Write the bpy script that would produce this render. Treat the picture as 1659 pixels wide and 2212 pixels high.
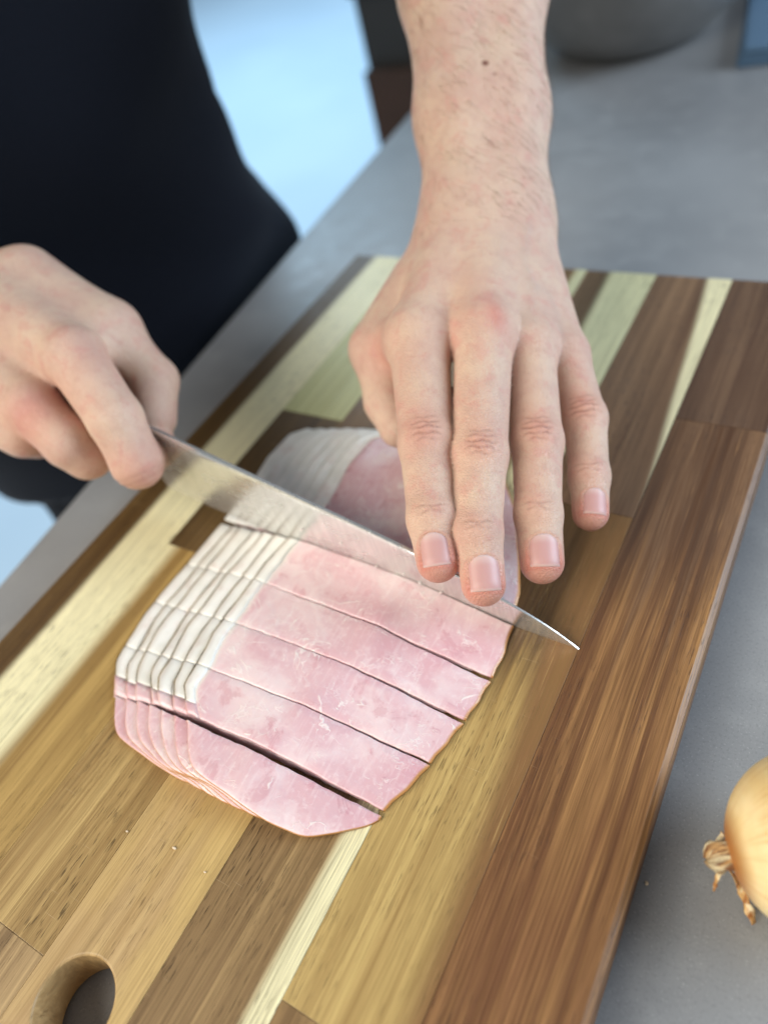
import bpy, bmesh, math, random
import numpy as np
from mathutils import Vector, Matrix

random.seed(7); rng = np.random.default_rng(7)
scene = bpy.context.scene
for o in list(bpy.data.objects): bpy.data.objects.remove(o)
COL = scene.collection

# ------------------------------------------------------------------ camera
# world frame: metres, board top = z 0, board long axis = y
RC = np.array([[0.8526, -0.2186, 0.4747], [0.4723, 0.7110, -0.5209], [-0.2236, 0.6683, 0.7095]])
CAM = np.array([0.0, 0.0, 0.235]); FPX, CXP, CYP = 1609.6, 829.5, 1106.0
cam = bpy.data.cameras.new('camera'); camo = bpy.data.objects.new('camera', cam); COL.objects.link(camo)
m = Matrix([[*RC[0], CAM[0]], [*RC[1], CAM[1]], [*RC[2], CAM[2]], [0, 0, 0, 1]])
q = m.to_quaternion(); camo.rotation_mode = 'QUATERNION'; camo.rotation_quaternion = q; camo.location = CAM
cam.sensor_fit = 'VERTICAL'; cam.sensor_height = 36; cam.sensor_width = 27; cam.lens = FPX / 2212 * 36
cam.clip_start = 0.01; cam.clip_end = 60
cam.dof.use_dof = True; cam.dof.focus_distance = 0.246; cam.dof.aperture_fstop = 4.8
scene.camera = camo

# ------------------------------------------------------------------ light
w = bpy.data.worlds.new('World'); scene.world = w; w.use_nodes = True
bg = w.node_tree.nodes['Background']; bg.inputs[0].default_value = (0.80, 0.89, 1.0, 1); bg.inputs[1].default_value = 0.27

def area(name, loc, tgt, sx, sy, power, col):
    l = bpy.data.lights.new(name, 'AREA'); l.shape = 'RECTANGLE'; l.size = sx; l.size_y = sy; l.energy = power; l.color = col
    o = bpy.data.objects.new(name, l); COL.objects.link(o); o.location = loc
    o.rotation_euler = (Vector(tgt) - Vector(loc)).to_track_quat('-Z', 'Y').to_euler()
    return o
area('window_light', (-.95, -1.30, 1.20), (-.15, .12, 0), 1.7, 1.5, 58, (1.0, .94, .83))
area('far_window_light', (1.45, 0.95, 0.66), (-.1, .2, 0), 1.1, 1.2, 46, (.70, .84, 1.0))
area('floor_fill_light', (-2.9, 3.3, 2.6), (-2.7, 3.4, -.92), 2.4, 2.4, 190, (.56, .81, 1.0))  # added lamp with no visible source, turns the far floor blue and even

vs = scene.view_settings; vs.view_transform = 'Standard'; vs.look = 'None'; vs.exposure = 0.0; vs.gamma = 1
vs.use_curve_mapping = False
scene.render.engine = 'CYCLES'

# ------------------------------------------------------------------ helpers
def ray(px, py):
    return RC @ np.array([(px - CXP) / FPX, -(py - CYP) / FPX, -1.0])
def at(px, py, z):            # measured point at a known height
    r = ray(px, py); return CAM + r * ((z - CAM[2]) / r[2])
def dp(px, py, d):            # measured point at a known distance
    return CAM + ray(px, py) * d
def lin(r, g, b):
    f = lambda c: (c / 255 / 12.92) if c / 255 <= .04045 else ((c / 255 + .055) / 1.055) ** 2.4
    return (f(r), f(g), f(b), 1.0)
def empty(name, loc, label=None, cat=None, group=None):
    o = bpy.data.objects.new(name, None); COL.objects.link(o); o.location = loc; o.empty_display_size = .02
    tag(o, label, cat, group); return o
def tag(o, label=None, cat=None, group=None, kind=None):
    if label: o['label'] = label
    if cat: o['category'] = cat
    if group: o['group'] = group
    if kind: o['kind'] = kind
    return o
def mesh_obj(name, V, F, mat, parent=None, smooth=True, uv=None, attrs=None):
    """one mesh object; V in world metres, moved into the parent's frame"""
    V = np.asarray(V, float)
    off = np.array(parent_origin(parent)) if parent else np.zeros(3)
    me = bpy.data.meshes.new(name)
    me.from_pydata((V - off).tolist(), [], F if isinstance(F, list) else F.tolist()); me.validate(); me.update()
    if smooth: me.polygons.foreach_set('use_smooth', [True] * len(me.polygons))
    if uv is not None:
        ul = me.uv_layers.new(name='UVMap'); idx = np.empty(len(me.loops), int); me.loops.foreach_get('vertex_index', idx)
        ul.data.foreach_set('uv', np.asarray(uv, float)[idx].ravel())
    for k, a in (attrs or {}).items():
        at_ = me.attributes.new(k, 'FLOAT', 'POINT'); at_.data.foreach_set('value', np.asarray(a, float).ravel())
    if mat: me.materials.append(mat)
    o = bpy.data.objects.new(name, me); COL.objects.link(o)
    if parent: o.parent = parent
    return o
def parent_origin(p):
    v = Vector((0, 0, 0))
    while p is not None: v += p.location; p = p.parent
    return v

class NT:
    def __init__(s, name):
        s.m = bpy.data.materials.new(name); s.m.use_nodes = True; s.t = s.m.node_tree; s.n = s.t.nodes; s.l = s.t.links
        s.b = s.n['Principled BSDF']
    def new(s, ty, **k):
        n = s.n.new(ty)
        for a, v in k.items(): setattr(n, a, v)
        return n
    def put(s, sock, v):
        if hasattr(v, 'is_output') or isinstance(v, bpy.types.NodeSocket): s.l.new(v, sock)
        else: sock.default_value = v
    def math(s, op, a, b=None, c=None, clamp=False):
        n = s.new('ShaderNodeMath', operation=op); n.use_clamp = clamp; s.put(n.inputs[0], a)
        if b is not None: s.put(n.inputs[1], b)
        if c is not None: s.put(n.inputs[2], c)
        return n.outputs[0]
    def mix(s, f, a, b, mode='MIX'):
        n = s.new('ShaderNodeMix', data_type='RGBA', blend_type=mode); s.put(n.inputs[0], f); s.put(n.inputs[6], a); s.put(n.inputs[7], b)
        return n.outputs[2]
    def noise(s, vec, scale, detail=3, rough=.5, dist=0.0):
        n = s.new('ShaderNodeTexNoise'); s.put(n.inputs['Vector'], vec); n.inputs['Scale'].default_value = scale
        n.inputs['Detail'].default_value = detail; n.inputs['Roughness'].default_value = rough; n.inputs['Distortion'].default_value = dist
        return n.outputs[0]
    def ramp(s, f, lo, hi, a=0.0, b=1.0):
        n = s.new('ShaderNodeMapRange', interpolation_type='SMOOTHSTEP'); s.put(n.inputs[0], f)
        n.inputs[1].default_value = lo; n.inputs[2].default_value = hi; n.inputs[3].default_value = a; n.inputs[4].default_value = b
        return n.outputs[0]
    def mapping(s, vec, scale=(1, 1, 1), loc=(0, 0, 0), rot=(0, 0, 0)):
        n = s.new('ShaderNodeMapping'); s.put(n.inputs[0], vec); n.inputs['Scale'].default_value = scale
        n.inputs['Location'].default_value = loc; n.inputs['Rotation'].default_value = rot; return n.outputs[0]
    def obj(s): return s.new('ShaderNodeTexCoord').outputs['Object']
    def uvc(s): return s.new('ShaderNodeTexCoord').outputs['UV']
    def attr(s, name): return s.new('ShaderNodeAttribute', attribute_name=name).outputs['Fac']
    def bump(s, h, strength, dist):
        n = s.new('ShaderNodeBump'); s.put(n.inputs['Height'], h); n.inputs['Strength'].default_value = strength
        n.inputs['Distance'].default_value = dist; s.l.new(n.outputs[0], s.b.inputs['Normal']); return n
    def set(s, **k):
        nm = dict(color='Base Color', rough='Roughness', metal='Metallic', sss='Subsurface Weight', sssr='Subsurface Radius', ssss='Subsurface Scale',
                  spec='Specular IOR Level', coat='Coat Weight', coatr='Coat Roughness', sheen='Sheen Weight', aniso='Anisotropic', alpha='Alpha', trans='Transmission Weight')
        for a, v in k.items(): s.put(s.b.inputs[nm[a]], v)
        return s

def plain(name, col, rough=.5, metal=0., var=.15, scale=40, **k):
    t = NT(name); c = t.obj(); f = t.noise(c, scale, 4, .6)
    dark = tuple(x * (1 - var) for x in col[:3]) + (1,); lite = tuple(min(1, x * (1 + var)) for x in col[:3]) + (1,)
    t.set(color=t.mix(t.ramp(f, .3, .7), dark, lite), rough=rough, metal=metal, **k); return t.m

# ------------------------------------------------------------------ setting
ZC = -0.020          # worktop surface
t = NT('worktop_grey'); c = t.obj()
big = t.noise(c, 5, 4, .55); mid = t.noise(c, 60, 5, .6); fine = t.noise(c, 900, 2, .6)
base = t.mix(t.ramp(big, .3, .7), lin(136, 137, 138), lin(156, 156, 156))
base = t.mix(t.math('MULTIPLY', t.ramp(mid, .45, .75), .35), base, lin(165, 165, 164))
base = t.mix(t.math('MULTIPLY', t.ramp(fine, .50, .72), .26), base, lin(96, 97, 99))
base = t.mix(t.math('MULTIPLY', t.ramp(t.noise(c, 1300, 1, .5), .62, .75), .3), base, lin(190, 190, 188))
t.set(color=base, rough=t.ramp(mid, .3, .7, .34, .48)); t.bump(fine, .12, .0003); M_TOP = t.m
# worktop slab: its front edge runs a few degrees off the board's long axis
A0 = np.array([-.3335, -.050]); A1 = np.array([-.446, 1.155]); dirA = (A1 - A0) / np.linalg.norm(A1 - A0)
pA = A0 - dirA * .75; pB = A1 + dirA * .0; pC = np.array([.75, 1.26]); pD = np.array([.85, -.72])
prof = [pA, pB, pC, pD]
def slab(poly, z0, z1, bev):
    bm = bmesh.new(); vs_ = [bm.verts.new((p[0], p[1], z1)) for p in poly]; f = bm.faces.new(vs_)
    if f.normal.z < 0: f.normal_flip()
    r = bmesh.ops.extrude_face_region(bm, geom=[f]); bmesh.ops.translate(bm, vec=(0, 0, z0 - z1), verts=[v for v in r['geom'] if isinstance(v, bmesh.types.BMVert)])
    bmesh.ops.recalc_face_normals(bm, faces=bm.faces)
    bmesh.ops.bevel(bm, geom=[e for e in bm.edges], offset=bev, segments=3, affect='EDGES', profile=.5)
    return bm
def bm_obj(name, bm, mat, parent=None, smooth=False):
    me = bpy.data.meshes.new(name); bm.to_mesh(me); bm.free(); me.materials.append(mat)
    if smooth: me.polygons.foreach_set('use_smooth', [True] * len(me.polygons))
    o = bpy.data.objects.new(name, me); COL.objects.link(o)
    if parent:
        off = parent_origin(parent); me.transform(Matrix.Translation(-off)); o.parent = parent
    return o
tag(bm_obj('worktop', slab(prof, ZC - .038, ZC, .002), M_TOP), 'grey speckled worktop under the cutting board', kind='structure')

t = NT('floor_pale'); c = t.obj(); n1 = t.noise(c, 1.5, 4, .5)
t.set(color=t.mix(t.ramp(n1, .3, .7), lin(184, 205, 222), lin(192, 212, 228)), rough=.6); M_FLOOR = t.m  # pale floor with the blue of the skylight mixed into its base colour
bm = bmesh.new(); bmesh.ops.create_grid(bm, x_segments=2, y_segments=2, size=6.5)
fl = bm_obj('floor', bm, M_FLOOR); fl.location = (-3.2, 2.6, -.92); tag(fl, 'pale floor beyond the worktop edge, blue daylight put into its colour', kind='structure')

# ------------------------------------------------------------------ wood
def wood(name, dark, light, seed, sap=(), streak=.5, pores=.5, mid=None, heart=None):
    """sap: (x_centre, half_width, softness, colour, taper_per_m)"""
    t = NT(name); c = t.mapping(t.obj(), loc=(seed * .37, seed * .91, seed * .13))
    warp = t.noise(t.mapping(c, (18, 2.5, 18)), 1, 3, .5)
    sep = t.new('ShaderNodeSeparateXYZ'); t.l.new(c, sep.inputs[0])
    xs = t.math('ADD', sep.outputs[0], t.math('MULTIPLY', t.math('SUBTRACT', warp, .5), .012))
    cmb = t.new('ShaderNodeCombineXYZ'); t.l.new(xs, cmb.inputs[0]); t.l.new(sep.outputs[1], cmb.inputs[1]); t.l.new(sep.outputs[2], cmb.inputs[2])
    g = cmb.outputs[0]
    band = t.noise(t.mapping(g, (95, 2.2, 30)), 1, 3, .55)
    band2 = t.noise(t.mapping(g, (330, 5, 60)), 1, 4, .65)
    fine_ = t.noise(t.mapping(g, (1500, 22, 300)), 1, 3, .7)
    pore = t.noise(t.mapping(g, (1900, 130, 300)), 1, 2, .5)
    dens = t.noise(t.mapping(g, (40, 16, 10)), 1, 3, .5)
    pore = t.math('MULTIPLY', t.ramp(pore, .585, .66), t.ramp(dens, .38, .60))
    strk = t.ramp(t.noise(t.mapping(g, (170, 3.2, 40)), 1, 4, .7, .2), .53, .68)
    scar = t.math('MULTIPLY', t.ramp(t.noise(t.mapping(t.obj(), (55, 2600, 1), rot=(0, 0, .12)), 1, 2, .5), .70, .76), t.ramp(dens, .45, .6))
    patch = t.noise(t.mapping(g, (30, 9, 10)), 1, 3, .5)
    f = t.math('ADD', t.math('MULTIPLY', t.ramp(band, .34, .66), .58), t.math('MULTIPLY', t.ramp(band2, .34, .66), .42))
    col = t.mix(f, dark, light)
    if mid: col = t.mix(t.math('MULTIPLY', t.ramp(patch, .42, .66), .65), col, mid)
    if heart:       # heartwood running out along the plank: (y start, softness, dark, light)
        sh = t.new('ShaderNodeSeparateXYZ'); t.l.new(t.mapping(t.obj(), loc=(-.154, .145, ZC)), sh.inputs[0])
        fing = t.noise(t.mapping(g, (260, 4, 30)), 1, 4, .6)
        e = t.math('ADD', t.math('DIVIDE', t.math('SUBTRACT', sh.outputs[1], heart[0]), heart[1]), t.math('MULTIPLY', t.math('SUBTRACT', fing, .5), 3.0))
        col = t.mix(t.ramp(e, -.5, 1.0), col, t.mix(f, heart[2], heart[3]))
    for (xc, hw, soft, scol, taper) in sap:
        so = t.new('ShaderNodeSeparateXYZ'); t.l.new(t.mapping(t.obj(), loc=(-.154, .145, ZC)), so.inputs[0])
        wob = t.math('MULTIPLY', t.math('SUBTRACT', warp, .5), .006)
        half = t.math('ADD', hw, t.math('MULTIPLY', so.outputs[1], taper))
        dx_ = t.math('ABSOLUTE', t.math('SUBTRACT', t.math('ADD', so.outputs[0], wob), xc))
        e = t.math('DIVIDE', t.math('SUBTRACT', half, dx_), soft)
        mk = t.ramp(e, 0.0, 1.0)
        s2 = t.mix(t.ramp(band2, .3, .7), tuple(x * .84 for x in scol[:3]) + (1,), scol)
        col = t.mix(mk, col, s2)
    dk = lambda q: tuple(x * q for x in dark[:3]) + (1,)
    if not sap: col = t.mix(t.math('MULTIPLY', strk, streak * .75), col, dk(.62))
    col = t.mix(t.math('MULTIPLY', t.ramp(fine_, .34, .60, 1, 0), streak * .62), col, dk(.6))
    col = t.mix(t.math('MULTIPLY', t.ramp(fine_, .58, .72), .28), col, tuple(min(1, x * 1.25) for x in light[:3]) + (1,))
    col = t.mix(t.math('MULTIPLY', pore, pores), col, dk(.36))
    col = t.mix(t.math('MULTIPLY', scar, .30), col, lin(222, 196, 150))
    t.set(color=col, rough=t.ramp(fine_, .3, .7, .34, .52), spec=.38)
    h = t.math('SUBTRACT', fine_, t.math('ADD', t.math('MULTIPLY', pore, .9), t.math('MULTIPLY', scar, .5)))
    t.bump(h, .35, .00022); return t.m

TAN_D, TAN_L = lin(160, 126, 82), lin(202, 170, 120)
BRN_D, BRN_L = lin(112, 84, 54), lin(160, 128, 84)
DRK_D, DRK_L = lin(84, 64, 38), lin(120, 94, 56)
YEL_D, YEL_L = lin(152, 118, 62), lin(199, 165, 98)
MAU_D, MAU_L = lin(98, 72, 53), lin(146, 114, 84)
PALE = lin(246, 236, 190); PALE2 = lin(226, 220, 172)  # sapwood colours, the first brightened to carry a painted window reflection
xb = [-.2914, -.2485, -.2100, -.1715, -.1330, -.0945, -.0560, -.0172]
Y0, Y1 = -.085, .3757
pieces = [  # stave, y0, y1, material
    (6, Y0, .262, wood('wood_red_brown', lin(104, 68, 42), lin(182, 136, 84), 1, streak=.9, pores=.6, mid=lin(120, 78, 50), heart=(.155, .05, lin(82, 58, 42), lin(134, 102, 74)))),
    (6, .262, Y1, wood('wood_dark_umber', lin(80, 56, 42), lin(116, 90, 68), 2, streak=.5)),
    (5, Y0, -.0019, wood('wood_nut', BRN_D, BRN_L, 3)),
    (5, -.0019, .2003, wood('wood_olive_gold', lin(160, 128, 76), lin(206, 176, 112), 4, sap=[(-.055, .009, .010, lin(138, 100, 62), .06)], streak=.6, pores=.6, heart=(.112, .030, lin(74, 52, 34), lin(118, 90, 60)))),
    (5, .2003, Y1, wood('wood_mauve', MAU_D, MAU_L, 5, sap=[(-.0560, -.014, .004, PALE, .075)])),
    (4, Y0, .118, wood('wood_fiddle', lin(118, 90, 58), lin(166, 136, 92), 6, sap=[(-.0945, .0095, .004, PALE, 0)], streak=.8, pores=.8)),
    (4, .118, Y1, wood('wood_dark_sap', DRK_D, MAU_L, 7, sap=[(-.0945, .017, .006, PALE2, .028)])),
    (3, Y0, .152, wood('wood_tan', TAN_D, TAN_L, 8, streak=.55, pores=.55, mid=lin(204, 172, 104))),
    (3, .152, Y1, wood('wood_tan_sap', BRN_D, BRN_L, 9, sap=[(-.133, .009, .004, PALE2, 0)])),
    (2, Y0, -.0277, wood('wood_tan_dark', BRN_D, TAN_L, 10)),
    (2, -.0277, .205, wood('wood_tan_warm', lin(146, 114, 68), lin(194, 163, 106), 11, streak=.8, pores=.9)),
    (2, .205, Y1, wood('wood_brown_far', BRN_D, BRN_L, 12)),
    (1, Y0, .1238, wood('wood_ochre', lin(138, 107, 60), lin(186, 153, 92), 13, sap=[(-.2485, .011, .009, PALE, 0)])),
    (1, .1238, .222, wood('wood_dark_end', DRK_D, DRK_L, 14)),
    (1, .222, Y1, wood('wood_pale_far', lin(180, 176, 122), lin(206, 204, 150), 15, streak=.3, pores=.2)),
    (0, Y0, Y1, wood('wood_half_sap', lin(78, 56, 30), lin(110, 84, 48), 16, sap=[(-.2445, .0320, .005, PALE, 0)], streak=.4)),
]
board = empty('cutting_board', (-.154, .145, ZC), 'acacia wood cutting board of striped planks with a round hanging hole', 'cutting board')
def plank(x0, x1, y0, y1, mat, ztop, left_out=False, right_out=False, end0=False, end1=False):
    g = .00003; ch = .00020
    x0 += 0 if left_out else g; x1 -= 0 if right_out else g; y0 += 0 if end0 else g; y1 -= 0 if end1 else g
    def side(out):       # (inset, z) profile from top to bottom
        if out: return [(.0019, ztop), (.0017, ztop - .0001), (.0001, ztop - .0017), (0, ztop - .0019), (0, ZC + .003), (.002, ZC + .0006)]
        return [(ch, ztop), (ch * .3, ztop - ch * .35), (0, ztop - ch * 1.2), (0, ztop - .004), (0, ZC + .003), (0, ZC + .0006)]
    L, Rr, E0, E1 = side(left_out), side(right_out), side(end0), side(end1)
    V = []; F = []
    for k in range(6):
        z = [L[k][1], Rr[k][1], E0[k][1], E1[k][1]]
        V += [(x0 + L[k][0], y0 + E0[k][0], min(z[0], z[2])), (x1 - Rr[k][0], y0 + E0[k][0], min(z[1], z[2])),
              (x1 - Rr[k][0], y1 - E1[k][0], min(z[1], z[3])), (x0 + L[k][0], y1 - E1[k][0], min(z[0], z[3]))]
    for k in range(5):
        a, b = 4 * k, 4 * k + 4
        for i in range(4): j = (i + 1) % 4; F.append((a + i, b + i, b + j, a + j))
    F.append((0, 1, 2, 3)); F.append((23, 22, 21, 20))
    return V, F
HX, HY, HR = -.1522, -.0325, .0130
def plank_hole(x0, x1, y0, y1, ztop):
    """plank with the round hanging hole; the rim is eased"""
    V, F = plank(x0, x1, y0, y1, None, ztop, end0=True); V = [tuple(v) for v in V]; F = [f for f in F if f not in ((0, 1, 2, 3), (23, 22, 21, 20))]
    N = 72; base = len(V)
    prof = [(HR + .0009, ztop), (HR + .0005, ztop - .0001), (HR + .0001, ztop - .0005), (HR, ztop - .0009), (HR, ZC + .003), (HR + .0015, ZC + .0006)]
    for r, z in prof:
        for i in range(N): a = 2 * math.pi * (i + .5) / N; V.append((HX + r * math.cos(a), HY + r * math.sin(a), z))
    for k in range(5):
        for i in range(N):
            j = (i + 1) % N; F.append((base + k * N + i, base + k * N + j, base + (k + 1) * N + j, base + (k + 1) * N + i))
    for lvl, ring, corners in ((0, base, (0, 1, 2, 3)), (1, base + 5 * N, (20, 21, 22, 23))):
        # four corner fans: each corner joins a quarter of the ring
        c = {0: corners[2], 1: corners[3], 2: corners[0], 3: corners[1]}
        for qd in range(4):
            s = qd * N // 4
            for i in range(s, s + N // 4):
                j = (i + 1) % N; nxt = c[(qd + 1) % 4] if i == s + N // 4 - 1 else None
                f = (c[qd], ring + j, ring + i) if lvl == 0 else (c[qd], ring + i, ring + j)
                F.append(f)
                if nxt is not None: F.append((c[qd], nxt, ring + j) if lvl == 0 else (c[qd], ring + j, nxt))
    return V, F
for (s, y0, y1, mt) in pieces:
    dz = rng.uniform(-.00012, .00008)
    if s == 3 and y0 == Y0: V, F = plank_hole(xb[s], xb[s + 1], y0, y1, dz)
    else: V, F = plank(xb[s], xb[s + 1], y0, y1, mt, dz, s == 0, s == 6, y0 == Y0, y1 == Y1)
    mesh_obj('plank', V, F, mt, board, smooth=False)

# ------------------------------------------------------------------ ham
TH, DX, NS = .00135, .0073, 7
LY = np.array([.0513, .0639, .0873, .1149, .1476, .1705, .1866, .2045, .2115, .2160]); LX = np.array([-.2152, -.2262, -.2307, -.2303, -.2290, -.2306, -.2330, -.2315, -.2240, -.2080])
RY = np.array([.0553, .0621, .0686, .0762, .085, .0944, .102, .1128, .122, .1337, .1542, .1668, .19, .2082, .2160]); RX = np.array([-.0927, -.0904, -.0877, -.0858, -.0837, -.0815, -.0803, -.0793, -.0792, -.0804, -.084, -.0895, -.101, -.1153, -.135])
def xL(i, y): return np.interp(y, LY, LX) + i * DX
def xR(i, y): return np.interp(y, RY, RX) - (NS - 1 - i) * DX
sm = lambda t: (lambda u: u * u * (3 - 2 * u))(np.clip(t, 0, 1))
def und(x, y): return .00035 * np.sin(x * 95 + 1.3) * np.sin(y * 120 + .4) + .0002 * np.sin(x * 230 + y * 160)
def zb(i, x, y):
    z = np.zeros_like(x) + .00015
    for j in range(i):
        z = z + TH * sm((x - xL(j, y)) / .0008 + .5) * sm((xR(j, y) + .0065 - x) / .0095)
    return z + und(x, y) * np.clip(z / .004, 0, 1) + i * .00006
CUT = {1: ([-.24, -.2178, -.1882, -.137, -.1087, -.0795], [.1163, .1162, .1157, .114, .1129, .1123]),
       2: ([-.24, -.2236, -.1698, -.1259, -.0995, -.0813], [.0941, .0941, .0947, .0951, .0945, .094]),
       3: ([-.24, -.2214, -.1802, -.1556, -.1147, -.0857], [.0712, .0717, .0737, .0743, .0754, .0762]),
       4: ([-.24, -.2146, -.1896, -.1401, -.0918], [.0512, .0518, .054, .0549, .0554])}
GAP = {0: ([-.24, -.07], [.0000, .0000]), 1: ([-.23, -.17, -.13, -.10, -.078], [.0002, .0003, .0006, .0012, .0018]),
       2: ([-.23, -.17, -.13, -.10, -.08], [.0002, .0003, .0005, .0011, .0015]), 3: ([-.23, -.17, -.13, -.085], [.0002, .0003, .0005, .0009]),
       4: ([-.22, -.195, -.17, -.13, -.09], [.0002, .0008, .0025, .0027, .0018])}
KT = np.array([-.0558, .1353]); KD = np.array([-.9991, .0422])
def cut(k, x, side):
    if k == 'far': return KT[1] + (KT[0] - x) * .0422 + .0020
    if k == 0: return KT[1] + (KT[0] - x) * .0422 - .0006
    wob = .00010 * np.sin(x * 260 + k * 2.1) + .00009 * np.sin(x * 710 + k) + .00005 * np.sin(x * 1900 + 3 * k)
    return np.interp(x, *CUT[k]) + wob + side * .5 * np.interp(x, *GAP[k])
def grid_solid(T, B, rim, uv):
    """T,B: (nu,nv,3) top and bottom; closed solid with eased upper edge"""
    nu, nv, _ = T.shape
    T = T.copy(); ed = np.zeros((nu, nv)); ed[0] = ed[-1] = 1; ed[:, 0] = ed[:, -1] = 1
    T[..., 2] -= ed * .00028
    V = np.concatenate([T.reshape(-1, 3), B.reshape(-1, 3)]); n = nu * nv; F = []
    ix = lambda a, b: a * nv + b
    for a in range(nu - 1):
        for b in range(nv - 1):
            F.append((ix(a, b), ix(a + 1, b), ix(a + 1, b + 1), ix(a, b + 1)))
            F.append((n + ix(a, b), n + ix(a, b + 1), n + ix(a + 1, b + 1), n + ix(a + 1, b)))
    for a in range(nu - 1):
        F.append((ix(a, 0), n + ix(a, 0), n + ix(a + 1, 0), ix(a + 1, 0))); F.append((ix(a, nv - 1), ix(a + 1, nv - 1), n + ix(a + 1, nv - 1), n + ix(a, nv - 1)))
    for b in range(nv - 1):
        F.append((ix(0, b), ix(0, b + 1), n + ix(0, b + 1), n + ix(0, b))); F.append((ix(nu - 1, b), n + ix(nu - 1, b), n + ix(nu - 1, b + 1), ix(nu - 1, b + 1)))
    return V, F, np.concatenate([rim.ravel()] * 2), np.concatenate([uv.reshape(-1, 2)] * 2)
def merge(parts):
    V, F, Rm, U = [], [], [], []; o = 0
    for v, f, r, u in parts:
        V.append(v); F += [tuple(i + o for i in q) for q in f]; Rm.append(r); U.append(u); o += len(v)
    return np.concatenate(V), F, np.concatenate(Rm), np.concatenate(U)
def lift(i, X, Y):
    b = zb(i, X, Y); return np.stack([X, Y, b + TH], -1), np.stack([X, Y, b], -1)
def piece_uv(i, X, Y): return np.stack([X - i * DX + .013 * i, Y + .31 * i], -1)

t = NT('ham_lean'); u = t.uvc()
a1 = t.noise(u, 34, 4, .6, .9); a2 = t.noise(u, 85, 4, .62, .8); a3 = t.noise(u, 420, 3, .65); a0 = t.noise(u, 15, 2, .5)
c_ = t.mix(t.ramp(a1, .36, .64), lin(232, 207, 206), lin(219, 178, 182))
c_ = t.mix(t.math('MULTIPLY', t.ramp(a0, .48, .64), .42), c_, lin(208, 148, 158))
c_ = t.mix(t.math('MULTIPLY', t.ramp(a2, .54, .70), .44), c_, lin(204, 140, 148))
c_ = t.mix(t.math('MULTIPLY', t.ramp(a2, .30, .44, 1, 0), .35), c_, lin(240, 222, 219))
c_ = t.mix(t.math('MULTIPLY', t.ramp(a3, .52, .70), .35), c_, lin(240, 222, 220))
def ridge(scale, wd, seed, rot):
    n = t.noise(t.mapping(u, (1, 1.6, 1), loc=(seed, seed * 2, 0), rot=(0, 0, rot)), scale, 3, .55, 1.2)
    return t.ramp(t.math('ABSOLUTE', t.math('SUBTRACT', n, .5)), .0, wd, 1, 0)
lines = t.math('MULTIPLY', ridge(52, .020, .3, .5), t.ramp(t.noise(u, 55, 3, .6), .50, .60))
lines = t.math('MAXIMUM', lines, t.math('MULTIPLY', t.math('MULTIPLY', ridge(130, .035, .7, -.4), t.ramp(t.noise(t.mapping(u, loc=(.5, .2, 0)), 60, 3, .6), .52, .64)), .7))
fibr = t.noise(t.mapping(u, (620, 70, 1), rot=(0, 0, .7)), 1, 3, .6, .3); c_ = t.mix(t.math('MULTIPLY', t.ramp(fibr, .52, .68), .28), c_, lin(240, 222, 220))
c_ = t.mix(t.math('MULTIPLY', lines, .8), c_, lin(246, 234, 228))
c_ = t.mix(t.math('MULTIPLY', t.ramp(t.math('ADD', t.attr('fatd'), t.math('MULTIPLY', t.math('SUBTRACT', a2, .5), 1.1)), .15, .95), .9), c_, lin(236, 229, 222))
rim = t.attr('rim'); c_ = t.mix(t.ramp(rim, .05, .85), c_, lin(196, 138, 78))
t.set(color=c_, coat=.35, coatr=.16, rough=t.ramp(a2, .35, .7, .42, .26), spec=.5, sss=.2, sssr=(1.0, .42, .32), ssss=.0022)
h = t.math('ADD', t.math('MULTIPLY', a2, .8), t.math('ADD', t.math('MULTIPLY', a3, .35), t.math('MULTIPLY', lines, .5))); t.bump(h, .5, .0006); M_LEAN = t.m
t = NT('ham_fat'); u = t.uvc(); a1 = t.noise(u, 90, 4, .6); a3 = t.noise(u, 500, 2, .6)
c_ = t.mix(t.ramp(a1, .35, .65), lin(236, 234, 226), lin(246, 244, 238)); rim = t.attr('rim')
c_ = t.mix(t.math('MULTIPLY', t.ramp(a1, .52, .72), .5), c_, lin(226, 206, 196)); c_ = t.mix(t.math('MULTIPLY', t.ramp(t.noise(u, 40, 2, .5), .5, .7), .4), c_, lin(206, 204, 192))
c_ = t.mix(t.math('MULTIPLY', t.ramp(t.math('ADD', t.attr('grey'), t.math('MULTIPLY', t.math('SUBTRACT', a1, .5), 1.2)), .1, .9), .50), c_, lin(188, 172, 156))
c_ = t.mix(t.ramp(t.math('ADD', rim, t.math('MULTIPLY', t.math('SUBTRACT', t.noise(u, 300, 2, .5), .5), .7)), .10, .75), c_, t.mix(t.ramp(t.noise(u, 130, 2, .5), .4, .6), lin(78, 68, 38), lin(130, 112, 74)))
t.set(color=c_, rough=.33, spec=.5, coat=.25, coatr=.18, sss=.08, sssr=(1, .8, .7), ssss=.0012); t.bump(t.math('ADD', a1, t.math('MULTIPLY', a3, .3)), .4, .0004); M_FAT = t.m

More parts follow.
